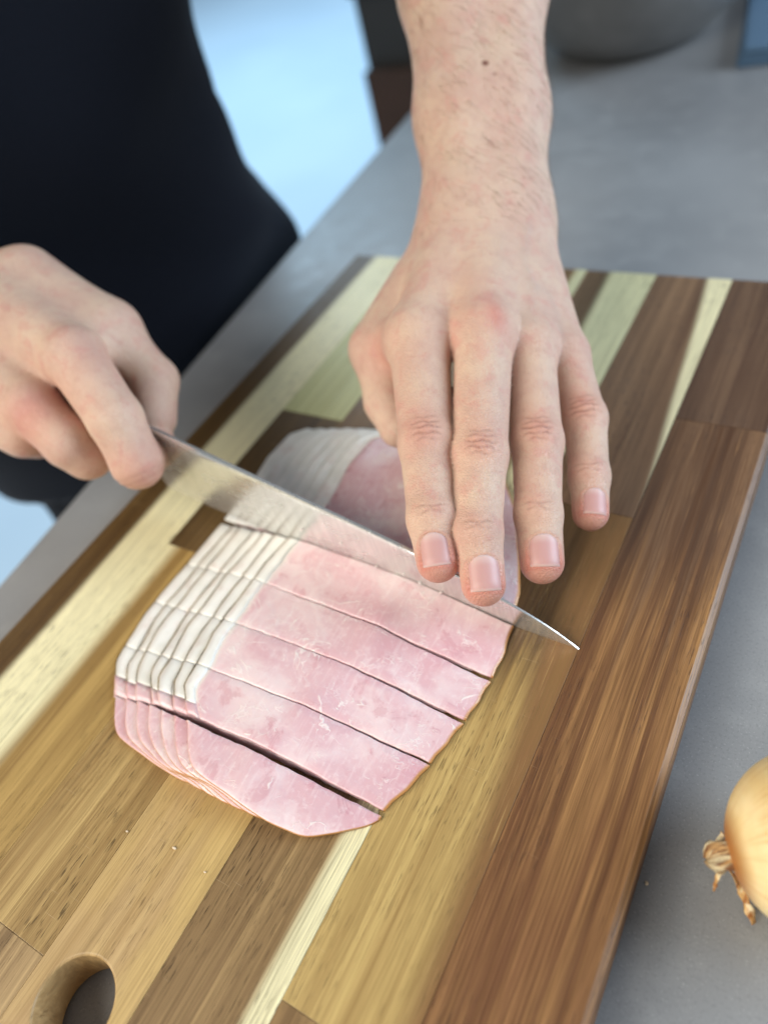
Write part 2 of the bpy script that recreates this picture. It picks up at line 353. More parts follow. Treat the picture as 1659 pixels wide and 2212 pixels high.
ORD = ['bottom', 'sixth from the top', 'fifth from the top', 'fourth from the top', 'third from the top', 'second from the top', 'topmost']
ROWS = {'E': (1, 0, 'strip row lying against the knife blade'), 'D': (2, 1, 'second strip row from the knife'),
        'C': (3, 2, 'middle strip row of the five'), 'B': (4, 3, 'strip row beside the rounded end row')}
def space(a, b, n, e=.0013):
    """n samples a..b with a short first and last step"""
    L = abs(b - a); k = e / L if L > 4 * e else .1
    return np.concatenate([[0], np.linspace(k, 1 - k, n - 2), [1]])
FW = [.0083] * 6 + [.0062]; SL_SH = [0, .0007, -.0006, .0009, -.0008, .0005, 0]
for rn, (klo, khi, rowtxt) in ROWS.items():
    for i in range(NS):
        shift = SL_SH[i] + rng.normal(0, .0003) * (i > 0); fw = FW[i] * (1 + rng.normal(0, .06)) - (shift if i < 6 else 0)
        ym = .5 * (np.interp(-.15, *CUT[klo]) + (np.interp(-.15, *CUT[khi]) if khi else .138))
        nv = 9; vv = np.concatenate([[0], np.linspace(.03, .97, nv - 2), [1]])
        # v -> y at the row's left and right end
        yl = cut(klo, np.array(xL(i, ym)), 1) + vv * (cut(khi, np.array(xL(i, ym)), -1) - cut(klo, np.array(xL(i, ym)), 1))
        yr = cut(klo, np.array(xR(i, ym)), 1) + vv * (cut(khi, np.array(xR(i, ym)), -1) - cut(klo, np.array(xR(i, ym)), 1))
        jag = (.00040 * np.sin(vv * 4.5 + i * 2.3 + klo * 1.7) + .00012 * np.sin(vv * 13 + i + klo)) * (1 if i else .5)
        xl = xL(i, yl) + shift + jag; xr = xR(i, yr) - .0003 * np.sin(vv * 11 + i)
        fwv = fw + .0005 * np.sin(vv * 5 + i * 3 + klo) + .0003 * np.sin(vv * 14 + i + 2 * klo)
        def patch(x0, x1, v, n, rimL, rimR):
            uu = space(0, float(np.mean(x1 - x0)), n); X = x0[None] + uu[:, None] * (x1 - x0)[None]
            Y = cut(klo, X, 1) * (1 - v[None]) + cut(khi, X, -1) * v[None]
            T, B = lift(i, X, Y); r = np.zeros(X.shape)
            if rimL: r[0] = 1
            if rimR: r[-1] = 1
            return grid_solid(T, B, r, piece_uv(i, X, Y)) + ((X - x0[None]).ravel(),)
        org = np.array([float(np.mean(xl) + np.mean(xr)) / 2, ym, 0]); org[2] = float(zb(i, np.array([org[0]]), np.array([org[1]]))[0])
        e = empty('ham_strip', org, f'{ORD[i]} ham strip in the {rowtxt}', 'ham', 'sliced strips of cooked ham')
        if rn == 'B':
            vf = .30 + .02 * (i - 3) * -1 + rng.normal(0, .02); n1 = 4
            vs2 = np.concatenate([[vf], np.linspace(vf + .02, .97, nv - 2), [1]]); vs1 = np.linspace(0, vf, 4)
            f1 = lambda arr, v: np.interp(v, vv, arr)
            COLd = patch(f1(xl, vs2), f1(xl + fwv, vs2), vs2, 7, True, False)
            mesh_obj('fat', COLd[0], COLd[1], M_FAT, e, uv=COLd[3], attrs={'rim': COLd[2], 'grey': np.tile(np.exp(-(COLd[4] / .0030) ** 2), 2)})
            low = patch(f1(xl, vs1), f1(xl + fwv, vs1), vs1, 7, True, False); low = (low[0], low[1], low[2] * .35, low[3])
            mx = patch(xl + fwv, xr, vv, 34, False, True); mm = merge([low, mx[:4]]); fd = np.concatenate([np.zeros(len(low[0])), np.tile(mx[4], 2)])
            fd = np.concatenate([np.zeros(len(low[0])), np.tile(np.where(np.arange(len(mx[4])) % nv > vf * nv, np.exp(-(mx[4] / .0016) ** 2), 0), 2)])
        else:
            ff = patch(xl, xl + fwv, vv, 7, True, False); mesh_obj('fat', ff[0], ff[1], M_FAT, e, uv=ff[3], attrs={'rim': ff[2], 'grey': np.tile(np.exp(-(ff[4] / .0030) ** 2), 2)})
            mm = patch(xl + fwv, xr, vv, 34, False, True); fd = np.tile(np.exp(-(mm[4] / .0016) ** 2), 2)
        mesh_obj('lean', mm[0], mm[1], M_LEAN, e, uv=mm[3], attrs={'rim': mm[2], 'fatd': fd})
# rounded end row, nearest the viewer
OA = np.array([(-.1722, .0545), (-.1705, .0515), (-.1682, .0484), (-.1640, .0440), (-.1585, .0401), (-.1486, .0378), (-.1327, .0372), (-.1229, .0359), (-.1117, .0378), (-.1015, .0445), (-.0950, .0500), (-.0925, .0540)])
sA = np.concatenate([[0], np.cumsum(np.hypot(*np.diff(OA, axis=0).T))]); sA /= sA[-1]
for i in range(NS):
    uu = np.concatenate([[0], np.linspace(.012, .988, 40), [1]]); sh = -(NS - 1 - i) * DX * .98
    ox = np.interp(uu, sA, OA[:, 0]) + sh; oy = np.interp(uu, sA, OA[:, 1]) + .0004 * np.sin(uu * 23 + i) - .0001 * (NS - 1 - i)
    k = np.ones(3) / 3; ox[1:-1] = np.convolve(ox, k, 'valid'); oy[1:-1] = np.convolve(oy, k, 'valid')
    ux = ox[0] + (ox[-1] - ox[0]) * uu; uy = cut(4, ux, -1)
    oy = np.minimum(oy, uy - .0006)
    vv = np.array([0, .03, .12, .25, .4, .55, .7, .85, .97, 1])
    X = ox[:, None] * (1 - vv) + ux[:, None] * vv; Y = oy[:, None] * (1 - vv) + uy[:, None] * vv
    T, B = lift(i, X, Y); sag = sm(1 - vv / .35)[None] * .0006 * (i / 6); T[..., 2] -= sag; B[..., 2] -= sag
    r = np.zeros(X.shape); r[0] = .6; r[-1] = 1; r[:, 0] = .8
    V, F, rr, uvv = grid_solid(T, B, r, piece_uv(i, X, Y))
    org = (float(X.mean()), float(Y.mean()), float(B[..., 2].mean()))
    e = empty('ham_strip', org, f'{ORD[i]} curved end piece of ham, in the rounded row nearest the viewer', 'ham', 'sliced strips of cooked ham')
    mesh_obj('lean', V, F, M_LEAN, e, uv=uvv, attrs={'rim': rr})
# uncut slices behind the blade, held by the hand
for i in range(NS):
    ys = np.concatenate([[0], np.linspace(.01, .9, 24), [.95, .985, 1]])
    def rows(x): return cut('far', x, 0)
    xs0 = xL(i, np.array(.15)); xs1 = xR(i, np.array(.15))
    yend = .2150 - .0006 * (NS - 1 - i)
    def gp(xa, xb_, n, rL, rR):
        uu = np.concatenate([[0], np.linspace(.02, .98, n - 2), [1]])
        ya = rows(xa(np.array(.148))); Yl = ya + (yend - ya) * ys
        XA, XB = xa(Yl), xb_(Yl); X = XA[:, None] + (XB - XA)[:, None] * uu[None]
        yn = rows(X[0]); Y = yn[None] + (yend - yn)[None] * ys[:, None]
        T, B = lift(i, X, Y); r = np.zeros(X.shape)
        if rL: r[:, 0] = 1
        if rR: r[:, -1] = 1
        r[-1] = np.maximum(r[-1], .6)
        T, B, r = T.transpose(1, 0, 2), B.transpose(1, 0, 2), r.T
        return grid_solid(T, B, r, piece_uv(i, T[..., 0], T[..., 1]))
    fa = gp(lambda y: xL(i, y), lambda y: xL(i, y) + .0080, 6, True, False); le = gp(lambda y: xL(i, y) + .0080, lambda y: xR(i, y), 26, False, True)
    e = empty('ham_slice', (-.15, .18, float(zb(i, np.array([-.15]), np.array([.18]))[0])), f'{ORD[i]} uncut ham slice behind the knife, under the hand', 'ham', 'uncut ham slices behind the blade')
    mesh_obj('fat', fa[0], fa[1], M_FAT, e, uv=fa[3], attrs={'rim': fa[2]}); mesh_obj('lean', le[0], le[1], M_LEAN, e, uv=le[3], attrs={'rim': le[2]})

# ------------------------------------------------------------------ knife
KT3 = np.array([KT[0], KT[1], 0.0]); KD3 = np.array([KD[0], KD[1], 0.0]); KN = np.array([-KD[1], KD[0], 0.0]) * -1   # KN points away from the viewer
KN = KN if KN[1] > 0 else -KN
t = NT('steel_blade'); c = t.obj()
br = t.noise(t.mapping(c, (1500, 1500, 30), rot=(0, .10, 0)), 1, 3, .65); sp = t.noise(c, 30, 4, .6); sme = t.noise(t.mapping(c, (60, 60, 160)), 1, 3, .6)
col_ = t.mix(t.ramp(br, .3, .7), (.66, .66, .645, 1), (.82, .82, .80, 1)); col_ = t.mix(t.math('MULTIPLY', t.ramp(sme, .55, .75), .3), col_, (.60, .585, .56, 1))
t.set(color=col_, metal=.85, rough=t.math('ADD', t.ramp(sp, .3, .7, .17, .27), t.math('MULTIPLY', t.ramp(sme, .5, .7), .08))); t.bump(br, .10, .0001); M_STEEL = t.m
M_HANDLE = plain('black_handle', lin(30, 27, 26), .38, var=.3, scale=80)
knife = empty('chef_knife', KT3 + KD3 * .2 + np.array([0, 0, .018]), 'chef knife with steel blade and black handle cutting through the ham', 'knife')
SP_s = np.array([0, .004, .0083, .0166, .0289, .045, .0648, .085, .108, .145, .181, .2005]); SP_z = np.array([.0004, .0036, .0066, .0112, .0165, .0222, .0285, .0337, .0389, .0479, .0565, .0607])
ED_s = np.array([0, .02, .05, .09, .13, .163, .195, .2005]); ED_z = np.array([.0002, .0002, .0007, .0026, .0058, .0098, .0150, .0162])
ss = np.unique(np.concatenate([np.linspace(0, .02, 14), np.linspace(.02, .2005, 60)]))
def smooth_interp(x, xp, fp):      # cubic (Catmull-Rom on slopes)
    mslope = np.gradient(fp, xp); k = np.clip(np.searchsorted(xp, x) - 1, 0, len(xp) - 2); hh = xp[k + 1] - xp[k]; tt = (x - xp[k]) / hh
    return (2 * tt**3 - 3 * tt**2 + 1) * fp[k] + (tt**3 - 2 * tt**2 + tt) * hh * mslope[k] + (-2 * tt**3 + 3 * tt**2) * fp[k + 1] + (tt**3 - tt**2) * hh * mslope[k + 1]
zt = smooth_interp(ss, SP_s, SP_z); ze = smooth_interp(ss, ED_s, ED_z)
V = []; F = []; hs = np.array([0, .06, .35, .65, .9, .975, 1.0]); nh = len(hs)
for side in (-1, 1):
    for s, a, b in zip(ss, ze, zt):
        tk = .0010 * min(1, .25 + s / .08)
        for h_ in hs:
            wd = tk * (0.06 if h_ == 0 else .28 + .72 * min(1, h_ / .7)) * (.55 if h_ == 1 else 1)
            V.append(KT3 + KD3 * s + KN * side * wd + np.array([0, 0, a + (b - a) * h_]))
n1 = len(ss) * nh
for a in range(len(ss) - 1):
    for b in range(nh - 1):
        F.append((a * nh + b, a * nh + b + 1, (a + 1) * nh + b + 1, (a + 1) * nh + b)); F.append((n1 + a * nh + b, n1 + (a + 1) * nh + b, n1 + (a + 1) * nh + b + 1, n1 + a * nh + b + 1))
    for b, fl_ in ((0, 0), (nh - 1, 1)):
        qf = (a * nh + b, (a + 1) * nh + b, n1 + (a + 1) * nh + b, n1 + a * nh + b); F.append(qf if not fl_ else qf[::-1])
for b in range(nh - 1):
    a = len(ss) - 1; F.append((a * nh + b, a * nh + b + 1, n1 + a * nh + b + 1, n1 + a * nh + b))
    F.append((b, n1 + b, n1 + b + 1, b + 1))
bl = mesh_obj('blade', V, F, M_STEEL, knife)
bmx = bmesh.new(); bmx.from_mesh(bl.data); bmesh.ops.recalc_face_normals(bmx, faces=bmx.faces)
for e_ in bmx.edges:
    if e_.calc_face_angle(0) > .6: e_.smooth = False
bmx.to_mesh(bl.data); bmx.free()
def loft(secs, n=20, closed=True):
    """secs: (centre, a-axis vector, b-axis vector, exponent)"""
    V = []; F = []
    for (c0, ax, bx_, ex) in secs:
        for k in range(n):
            an = 2 * math.pi * k / n; ca, sa = math.cos(an), math.sin(an)
            V.append(np.array(c0) + np.array(ax) * (abs(ca) ** ex * np.sign(ca)) + np.array(bx_) * (abs(sa) ** ex * np.sign(sa)))
    m_ = len(secs)
    for i in range(m_ - 1):
        for k in range(n): j = (k + 1) % n; F.append((i * n + k, i * n + j, (i + 1) * n + j, (i + 1) * n + k))
    if closed: F.append(tuple(range(n))[::-1]); F.append(tuple((m_ - 1) * n + k for k in range(n)))
    return V, F
up = np.array([0, 0, 1.0])
def hpt(s, z): return KT3 + KD3 * s + up * z
V, F = loft([(hpt(.1890, .0470), up * .0070, KN * .0014, .9), (hpt(.1945, .0450), up * .0120, KN * .0030, .8), (hpt(.2006, .0440), up * .0150, KN * .0045, .75), (hpt(.206, .0446), up * .0140, KN * .0080, .75), (hpt(.214, .0456), up * .0125, KN * .0088, .8)])
mesh_obj('bolster', V, F, plain('dark_bolster', lin(44, 36, 31), .35, metal=.3), knife)
V, F = loft([(hpt(.2142, .0456), up * .0125, KN * .0088, .8), (hpt(.235, .0480), up * .0130, KN * .0098, .8), (hpt(.265, .0505), up * .0118, KN * .0095, .8), (hpt(.30, .053), up * .0130, KN * .0098, .8), (hpt(.322, .0545), up * .0140, KN * .0095, .8), (hpt(.330, .055), up * .0105, KN * .0065, .8)])
hd = mesh_obj('handle', V, F, M_HANDLE, knife)
for s in (.232, .262, .300):
    V, F = loft([(hpt(s, .0455 + (s - .2) * .08) - KN * .0103, KD3 * .0028, up * .0028, 1), (hpt(s, .0455 + (s - .2) * .08) + KN * .0103, KD3 * .0028, up * .0028, 1)], 14)
    mesh_obj('rivet', V, F, M_STEEL, hd)

# ------------------------------------------------------------------ onion
t = NT('onion_skin'); c = t.uvc(); sx = t.new('ShaderNodeSeparateXYZ'); t.l.new(c, sx.inputs[0])
vein = t.noise(t.mapping(c, (46, 2.2, 1)), 1, 3, .6, .3); bl_ = t.noise(t.mapping(c, (5, 5, 1)), 1, 3, .5)
c_ = t.mix(t.ramp(bl_, .3, .7), lin(230, 198, 136), lin(244, 221, 170)); c_ = t.mix(t.math('MULTIPLY', t.ramp(vein, .5, .7), .4), c_, lin(204, 152, 84))
c_ = t.mix(t.ramp(sx.outputs[1], .90, 1.0), c_, lin(168, 104, 46))
t.set(color=c_, rough=.42, spec=.4, sss=.12, sssr=(1, .6, .2), ssss=.004); t.bump(vein, .25, .0005); M_ONION = t.m
t = NT('onion_paper'); c = t.obj(); vein = t.noise(t.mapping(c, (900, 300, 300)), 1, 3, .6); pt = t.noise(c, 180, 3, .6)
t.set(color=t.mix(t.ramp(vein, .35, .65), lin(150, 96, 46), lin(216, 174, 112)), rough=.55, sss=.1, ssss=.002); t.set(color=t.mix(t.ramp(pt, .52, .66), t.mix(t.ramp(vein, .35, .65), lin(158, 100, 48), lin(214, 170, 108)), lin(232, 214, 174))); M_PAPER = t.m
t = NT('onion_neck'); u = t.uvc(); st = t.noise(t.mapping(u, (34, 1.6, 1)), 1, 3, .7, .4); s2 = t.noise(t.mapping(u, (11, 1.2, 1)), 1, 2, .5)
t.set(color=t.mix(t.ramp(s2, .45, .6), t.mix(t.ramp(st, .38, .62), lin(112, 66, 30), lin(206, 160, 100)), lin(230, 212, 170)), rough=.6); t.bump(st, .9, .0012); M_NECK = t.m
oc = dp(1786, 1818, .200); R_ON = .0252; oc[2] = ZC + R_ON * .97
oax = at(1560, 1850, ZC + .022) - oc; oax /= np.linalg.norm(oax)
oa = np.cross(oax, up); oa /= np.linalg.norm(oa); ob = np.cross(oa, oax)
onion = empty('onion', (oc[0], oc[1], ZC), 'whole yellow onion with dry papery neck on the worktop by the board', 'onion')
pr = []
for k in range(33):
    th = math.pi * k / 32; r = math.sin(th) ** .92; hgt = -math.cos(th)
    if hgt > 0: hgt = hgt * (1 + .06 * hgt ** 3)
    pr.append((max(r, .001) * R_ON, hgt * R_ON * .93))
nr = 64; V = []; U_ = []
for (r, h_) in pr:
    for k in range(nr + 1):
        an = 2 * math.pi * k / nr; rr = r * (1 + .010 * math.sin(3 * an + 1) + .006 * math.sin(7 * an))
        V.append(oc + oax * h_ + oa * rr * math.cos(an) + ob * rr * math.sin(an)); U_.append((k / nr, (h_ / R_ON + .93) / 1.92))
F = [(i * (nr + 1) + k, i * (nr + 1) + k + 1, (i + 1) * (nr + 1) + k + 1, (i + 1) * (nr + 1) + k) for i in range(32) for k in range(nr)]
mesh_obj('bulb', V, F, M_ONION, onion, uv=U_)
# papery neck: a twisted, folded tuft of dry skin, drooping at its end
neck0 = oc + oax * R_ON * .90
V = []; n = 40; rows_ = [(-.0026, .0074), (-.0008, .0060), (.0008, .0048), (.0024, .0041), (.0036, .0041), (.0050, .0043), (.0064, .0039), (.0074, .0026), (.0079, .0008)]
for (h_, r) in rows_:
    for k in range(n):
        an = 2 * math.pi * k / n; tw = an + max(h_, 0) * 130
        wv = 1 + (.20 * math.sin(4 * tw + 2) + .12 * math.sin(7 * tw) + .06 * math.sin(13 * tw)) * min(1, .3 + max(h_, 0) / .004)
        V.append(neck0 + oax * (h_ + .0007 * math.sin(3 * an) * (h_ > .004)) + oa * r * wv * math.cos(an) * .95 + ob * r * wv * math.sin(an) * .75 - up * .0030 * (max(0, h_) / .01) ** 2)
m_ = len(rows_); F = [(i * n + k, i * n + (k + 1) % n, (i + 1) * n + (k + 1) % n, (i + 1) * n + k) for i in range(m_ - 1) for k in range(n)] + [tuple((m_ - 1) * n + k for k in range(n))]
mesh_obj('neck', V, F, M_NECK, onion, uv=[(k / n, i / m_) for i in range(m_) for k in range(n)])
def strand(pts, w0, w1, thick, name, mat, parent):
    pts = np.array(pts); sg = np.linspace(0, 1, len(pts)); q_ = np.linspace(0, 1, 16); P = np.stack([np.interp(q_, sg, pts[:, k]) for k in range(3)], 1)
    for _ in range(3): P[1:-1] = (P[:-2] + P[1:-1] * 2 + P[2:]) / 4
    secs = []
    for i in range(16):
        d_ = P[min(i + 1, 15)] - P[max(i - 1, 0)]; d_ /= np.linalg.norm(d_); a_ = np.cross(d_, up); a_ /= np.linalg.norm(a_) + 1e-9; b_ = np.cross(a_, d_)
        ww = w0 + (w1 - w0) * i / 15; an = .9 * math.sin(i * .5); ax = a_ * math.cos(an) + b_ * math.sin(an); bx_ = -a_ * math.sin(an) + b_ * math.cos(an)
        secs.append((P[i], ax * ww * (1 + .2 * math.sin(i * 1.7)), bx_ * thick, 1))
    V, F = loft(secs, 10); return mesh_obj(name, V, F, mat, parent)
strand([neck0 + oax * .004 - up * .002, at(1590, 1900, ZC + .010), at(1612, 1950, ZC + .004), at(1628, 1995, ZC + .0015)], .0010, .0014, .0003, 'dry_leaf', M_PAPER, onion)
strand([neck0 + oax * .003 - oa * .001, neck0 + oax * .006 - oa * .004 - up * .004, neck0 + oax * .007 - oa * .006 - up * .009], .0012, .0004, .0003, 'dry_leaf', M_PAPER, onion)
strand([neck0 + oax * .006, at(1546, 1850, ZC + .012), at(1550, 1830, ZC + .016), at(1560, 1800, ZC + .021)], .0016, .0009, .0003, 'dry_leaf', M_PAPER, onion)

# ------------------------------------------------------------------ background things
M_POT = plain('pot_grey', lin(122, 121, 119), .42, metal=.25, var=.08)
pc = np.array([-.235, .80, ZC]); pot = empty('pot', pc, 'round dark grey pot standing at the far end of the worktop', 'pot')
profp = [(.001, .0), (.050, .0), (.068, .006), (.090, .026), (.104, .055), (.112, .10), (.113, .145), (.117, .150), (.116, .153), (.110, .152), (.106, .145), (.100, .06), (.066, .014), (.001, .010)]
V, F = loft([(pc + up * z, np.array([r, 0, 0]), np.array([0, r, 0]), 1) for r, z in profp], 48); mesh_obj('pot_body', V, F, M_POT, pot)
V, F = loft([(pc + np.array([.108, 0, .112]), np.array([0, .024, 0]), up * .008, 1), (pc + np.array([.140, 0, .114]), np.array([0, .018, 0]), up * .006, 1), (pc + np.array([.148, 0, .114]), np.array([0, .008, 0]), up * .003, 1)], 16); mesh_obj('handle', V, F, M_POT, pot)
t = NT('cloth_blue'); c = t.obj(); wv = t.noise(t.mapping(c, (900, 900, 900)), 1, 2, .6)
t.set(color=t.mix(wv, lin(84, 114, 142), lin(104, 134, 160)), rough=.9); t.bump(wv, .3, .0005); M_CLOTH = t.m
ca = at(1588, 150, ZC); cl = empty('kitchen_cloth', (ca[0] + .09, ca[1] + .12, ZC), 'folded blue kitchen cloth at the far right of the worktop', 'cloth')
for k in range(3):
    bm = slab([np.array([ca[0] + .002 * k, ca[1] + .001 * k]), np.array([ca[0] - .035, ca[1] + .24 - .002 * k]), np.array([ca[0] + .16, ca[1] + .27]), np.array([ca[0] + .20 - .003 * k, ca[1] + .03])], ZC + .0048 * k + .0004, ZC + .0048 * (k + 1), .002); bm_obj('fold', bm, M_CLOTH, cl, True)
# dark cupboard beyond the counter
M_CUP = plain('cupboard_olive', lin(36, 35, 18), .85, var=.2, scale=6); M_CUP2 = plain('cupboard_redbrown', lin(48, 28, 16), .85, var=.2, scale=6); M_BLK = plain('cupboard_gap', lin(14, 13, 12), .6)
cu = np.array([-.832, 1.228]); cup = empty('cupboard', (-.62, 1.42, -.92), 'dark wooden cupboard standing behind the forearm, beyond the worktop', 'cupboard')
def boxbm(x0, x1, y0, y1, z0, z1, bev=.003): return slab([np.array([x0, y0]), np.array([x1, y0]), np.array([x1, y1]), np.array([x0, y1])], z0, z1, bev)
bm_obj('carcass', boxbm(cu[0], cu[0] + .37, cu[1] + .02, cu[1] + .40, -.92, 1.0), M_BLK, cup)
bm_obj('drawer_front', boxbm(cu[0], cu[0] + .37, cu[1], cu[1] + .019, -.90, -.175), M_CUP2, cup)
bm_obj('door', boxbm(cu[0], cu[0] + .37, cu[1], cu[1] + .019, -.06, .98), M_CUP, cup)

# ------------------------------------------------------------------ person
def caps(P, a, b, r1, r2, fl=None):
    pa = P - a; ba = b - a
    if fl is not None:
        n_, s_ = fl; pa = pa + (s_ - 1) * (pa @ n_)[:, None] * n_; ba = ba + (s_ - 1) * (ba @ n_) * n_
    h = np.clip(pa @ ba / (ba @ ba), 0, 1)
    return np.linalg.norm(pa - h[:, None] * ba, axis=1) - (r1 + (r2 - r1) * h)
def smin(a, b, k):
    h = np.maximum(k - np.abs(a - b), 0) / k; return np.minimum(a, b) - h * h * h * k / 6
def surface(sdf, lo, hi, h, n=24):
    lo = np.asarray(lo); hi = np.asarray(hi); N = np.ceil((hi - lo) / h / n).astype(int); bs = n * h
    bx_ = np.stack(np.meshgrid(*[np.arange(k) for k in N], indexing='ij'), -1).reshape(-1, 3)
    d = sdf(lo + (bx_ + .5) * bs); keep = bx_[np.abs(d) < bs * .95 + .002]
    G = (N * n + 4).astype(np.int64); gid = lambda I: (I[:, 0] * G[1] + I[:, 1]) * G[2] + I[:, 2]
    ids, pos, nor, quads = [], [], [], []
    ar = np.arange(n + 1)
    for b in keep:
        I0 = b * n; g = np.stack(np.meshgrid(ar, ar, ar, indexing='ij'), -1).reshape(-1, 3)
        f_ = sdf.local(lo + (b + .5) * bs, bs * .87 + h) if hasattr(sdf, 'local') else sdf
        v = f_(lo + (g + I0) * h).reshape(n + 1, n + 1, n + 1); s = v < 0
        if s.all() or not s.any(): continue
        acc = np.zeros((n, n, n, 3)); cnt = np.zeros((n, n, n))
        for ax in range(3):
            va = np.moveaxis(v, ax, 0); a_, b_ = va[:-1], va[1:]; cr = (a_ < 0) != (b_ < 0)
            tt = np.where(cr, a_ / np.where(cr, a_ - b_, 1), 0)
            for o1 in (0, 1):
                for o2 in (0, 1):
                    c_ = cr[:, o1:n + o1, o2:n + o2]; t_ = tt[:, o1:n + o1, o2:n + o2]
                    add = np.zeros((n, n, n, 3)); oth = [k for k in range(3) if k != ax]
                    add[..., ax] = t_ * c_; add[..., oth[0]] = o1 * c_; add[..., oth[1]] = o2 * c_
                    inv = np.argsort([ax] + oth)
                    acc += np.transpose(add, (*inv, 3)); cnt += np.transpose(c_, inv)
            # quads for edges owned by this block
            E = np.argwhere(cr[:, :n, :n])
            if len(E):
                oth = [k for k in range(3) if k != ax]; P = np.zeros((len(E), 3), int); P[:, ax] = E[:, 0]; P[:, oth[0]] = E[:, 1]; P[:, oth[1]] = E[:, 2]
                sg = a_[E[:, 0], E[:, 1], E[:, 2]] < 0; P += I0; e1 = np.eye(3, dtype=int)[oth[0]]; e2 = np.eye(3, dtype=int)[oth[1]]
                qd = np.stack([gid(P + 1), gid(P - e1 + 1), gid(P - e1 - e2 + 1), gid(P - e2 + 1)], 1)
                fl_ = sg if ax != 1 else ~sg
                qd[~fl_] = qd[~fl_][:, ::-1]; quads.append(qd)
        A = np.argwhere(cnt > 0); p = acc[A[:, 0], A[:, 1], A[:, 2]] / cnt[A[:, 0], A[:, 1], A[:, 2]][:, None]
        pw = lo + (A + I0 + p) * h
        for _ in range(2): pw, nw = project(f_, pw, h)
        ids.append(gid(A + I0 + 1)); pos.append(pw); nor.append(nw)
    ids = np.concatenate(ids); pos = np.concatenate(pos); Nn = np.concatenate(nor); Q = np.concatenate(quads)
    o = np.argsort(ids); ids, pos, Nn = ids[o], pos[o], Nn[o]; k = np.searchsorted(ids, Q); k = np.clip(k, 0, len(ids) - 1)
    ok = (ids[k] == Q).all(1); Fq = k[ok]
    return pos, Fq, Nn
def grad(sdf, P, e=.0004):
    g = np.stack([sdf(P + np.eye(3)[k] * e) - sdf(P - np.eye(3)[k] * e) for k in range(3)], 1); return g / (np.linalg.norm(g, axis=1)[:, None] + 1e-12)
def project(sdf, P, h):
    N_ = grad(sdf, P); d = np.clip(sdf(P), -h, h); return P - d[:, None] * N_ * .9, N_
mm_ = .001
def unit(v): return v / np.linalg.norm(v)

class Hand:
    def __init__(s, chains, radii, palm, arm, kweb=.007):
        s.ch = {k: np.array([dp(*p) for p in L]) for k, L in chains.items()}; s.rad = radii; s.palm = palm; s.arm = arm; s.kweb = kweb
        s.dors = {}
    def finger(s, P, k):
        J, r = s.ch[k], s.rad[k]; d = None
        for i in range(len(J) - 1):
            c = caps(P, J[i], J[i + 1], r[i] * mm_, r[i + 1] * mm_); d = c if d is None else smin(d, c, .004)
        if k in s.dors:
            for i in range(1, len(J) - 1):
                dn = s.dors[k]
                d = smin(d, np.linalg.norm(P - (J[i] + dn * .0016), axis=1) - (r[i] - .9) * mm_, .004)
        return d
    def base(s, P):
        d = np.full(len(P), 1.0)
        for (a, b, r1, r2, fl) in s.palm:
            c = caps(P, a, b, r1 * mm_, r2 * mm_, fl); d = smin(d, c, .016)
        for (a, b, r1, r2) in s.arm:
            d = smin(d, caps(P, a, b, r1 * mm_, r2 * mm_), .022)
        return d
    def __call__(s, P, use=None):
        b = s.base(P); out = b
        for k in (s.ch if use is None else use):
            out = np.minimum(out, smin(b, s.finger(P, k), s.kweb if k != 'thumb' else .012))
        return out
    def local(s, c, rad):
        """the same field with the primitives that cannot matter near c left out"""
        c1 = c[None]; d0 = abs(float(s(c1)[0])); lim = d0 + 2 * rad + .03
        q = Hand.__new__(Hand); q.rad, q.kweb, q.dors = s.rad, s.kweb, s.dors
        q.ch = {k: v for k, v in s.ch.items() if float(s.finger(c1, k)[0]) < lim}
        q.palm = [p for p in s.palm if float(caps(c1, p[0], p[1], p[2] * mm_, p[3] * mm_, p[4])[0]) < lim]
        q.arm = [p for p in s.arm if float(caps(c1, p[0], p[1], p[2] * mm_, p[3] * mm_)[0]) < lim]
        return q

view = lambda P: unit(CAM - P)
# --- resting hand (palm down, fingers stretched towards the viewer)
LCH = dict(index=[((905, 735), .303), ((922, 958), .282), ((934, 1122), .268), ((946, 1212), .2625)],
           middle=[((1045, 715), .297), ((1036, 985), .275), ((1031, 1152), .263), ((1044, 1262), .2575)],
           ring=[((1140, 748), .304), ((1160, 955), .284), ((1162, 1112), .272), ((1170, 1214), .266)],
           little=[((1218, 768), .312), ((1262, 905), .297), ((1272, 1030), .286), ((1275, 1108), .2795)],
           thumb=[((905, 630), .345), ((818, 755), .334), ((838, 868), .328), ((862, 925), .322)])
LCH = {k: [(p[0], p[1], d) for p, d in L] for k, L in LCH.items()}
LR = dict(index=[12.2, 10.5, 8.9, 7.7], middle=[11.6, 10.1, 8.6, 7.7], ring=[10.6, 9.6, 8.4, 7.9], little=[9.6, 8.6, 7.5, 6.8], thumb=[13.5, 11.5, 10.2, 8.6])
Lw = dp(1054, 478, .342); Lr = unit(dp(1150, 470, .345) - dp(960, 490, .341))
Lfa = dp(1040, 250, .352); Lfb = dp(1022, -30, .362); Lel = Lfb + unit(Lfb - Lw) * .135
Lsh = np.array([-.45, .43, .47])
J = {k: np.array([dp(*p) for p in L]) for k, L in LCH.items()}
nb = view(dp(1050, 620, .33)); nb = unit(nb - (nb @ Lr) * Lr)     # back-of-hand direction
def dwn(p, mm): return p - nb * mm * mm_
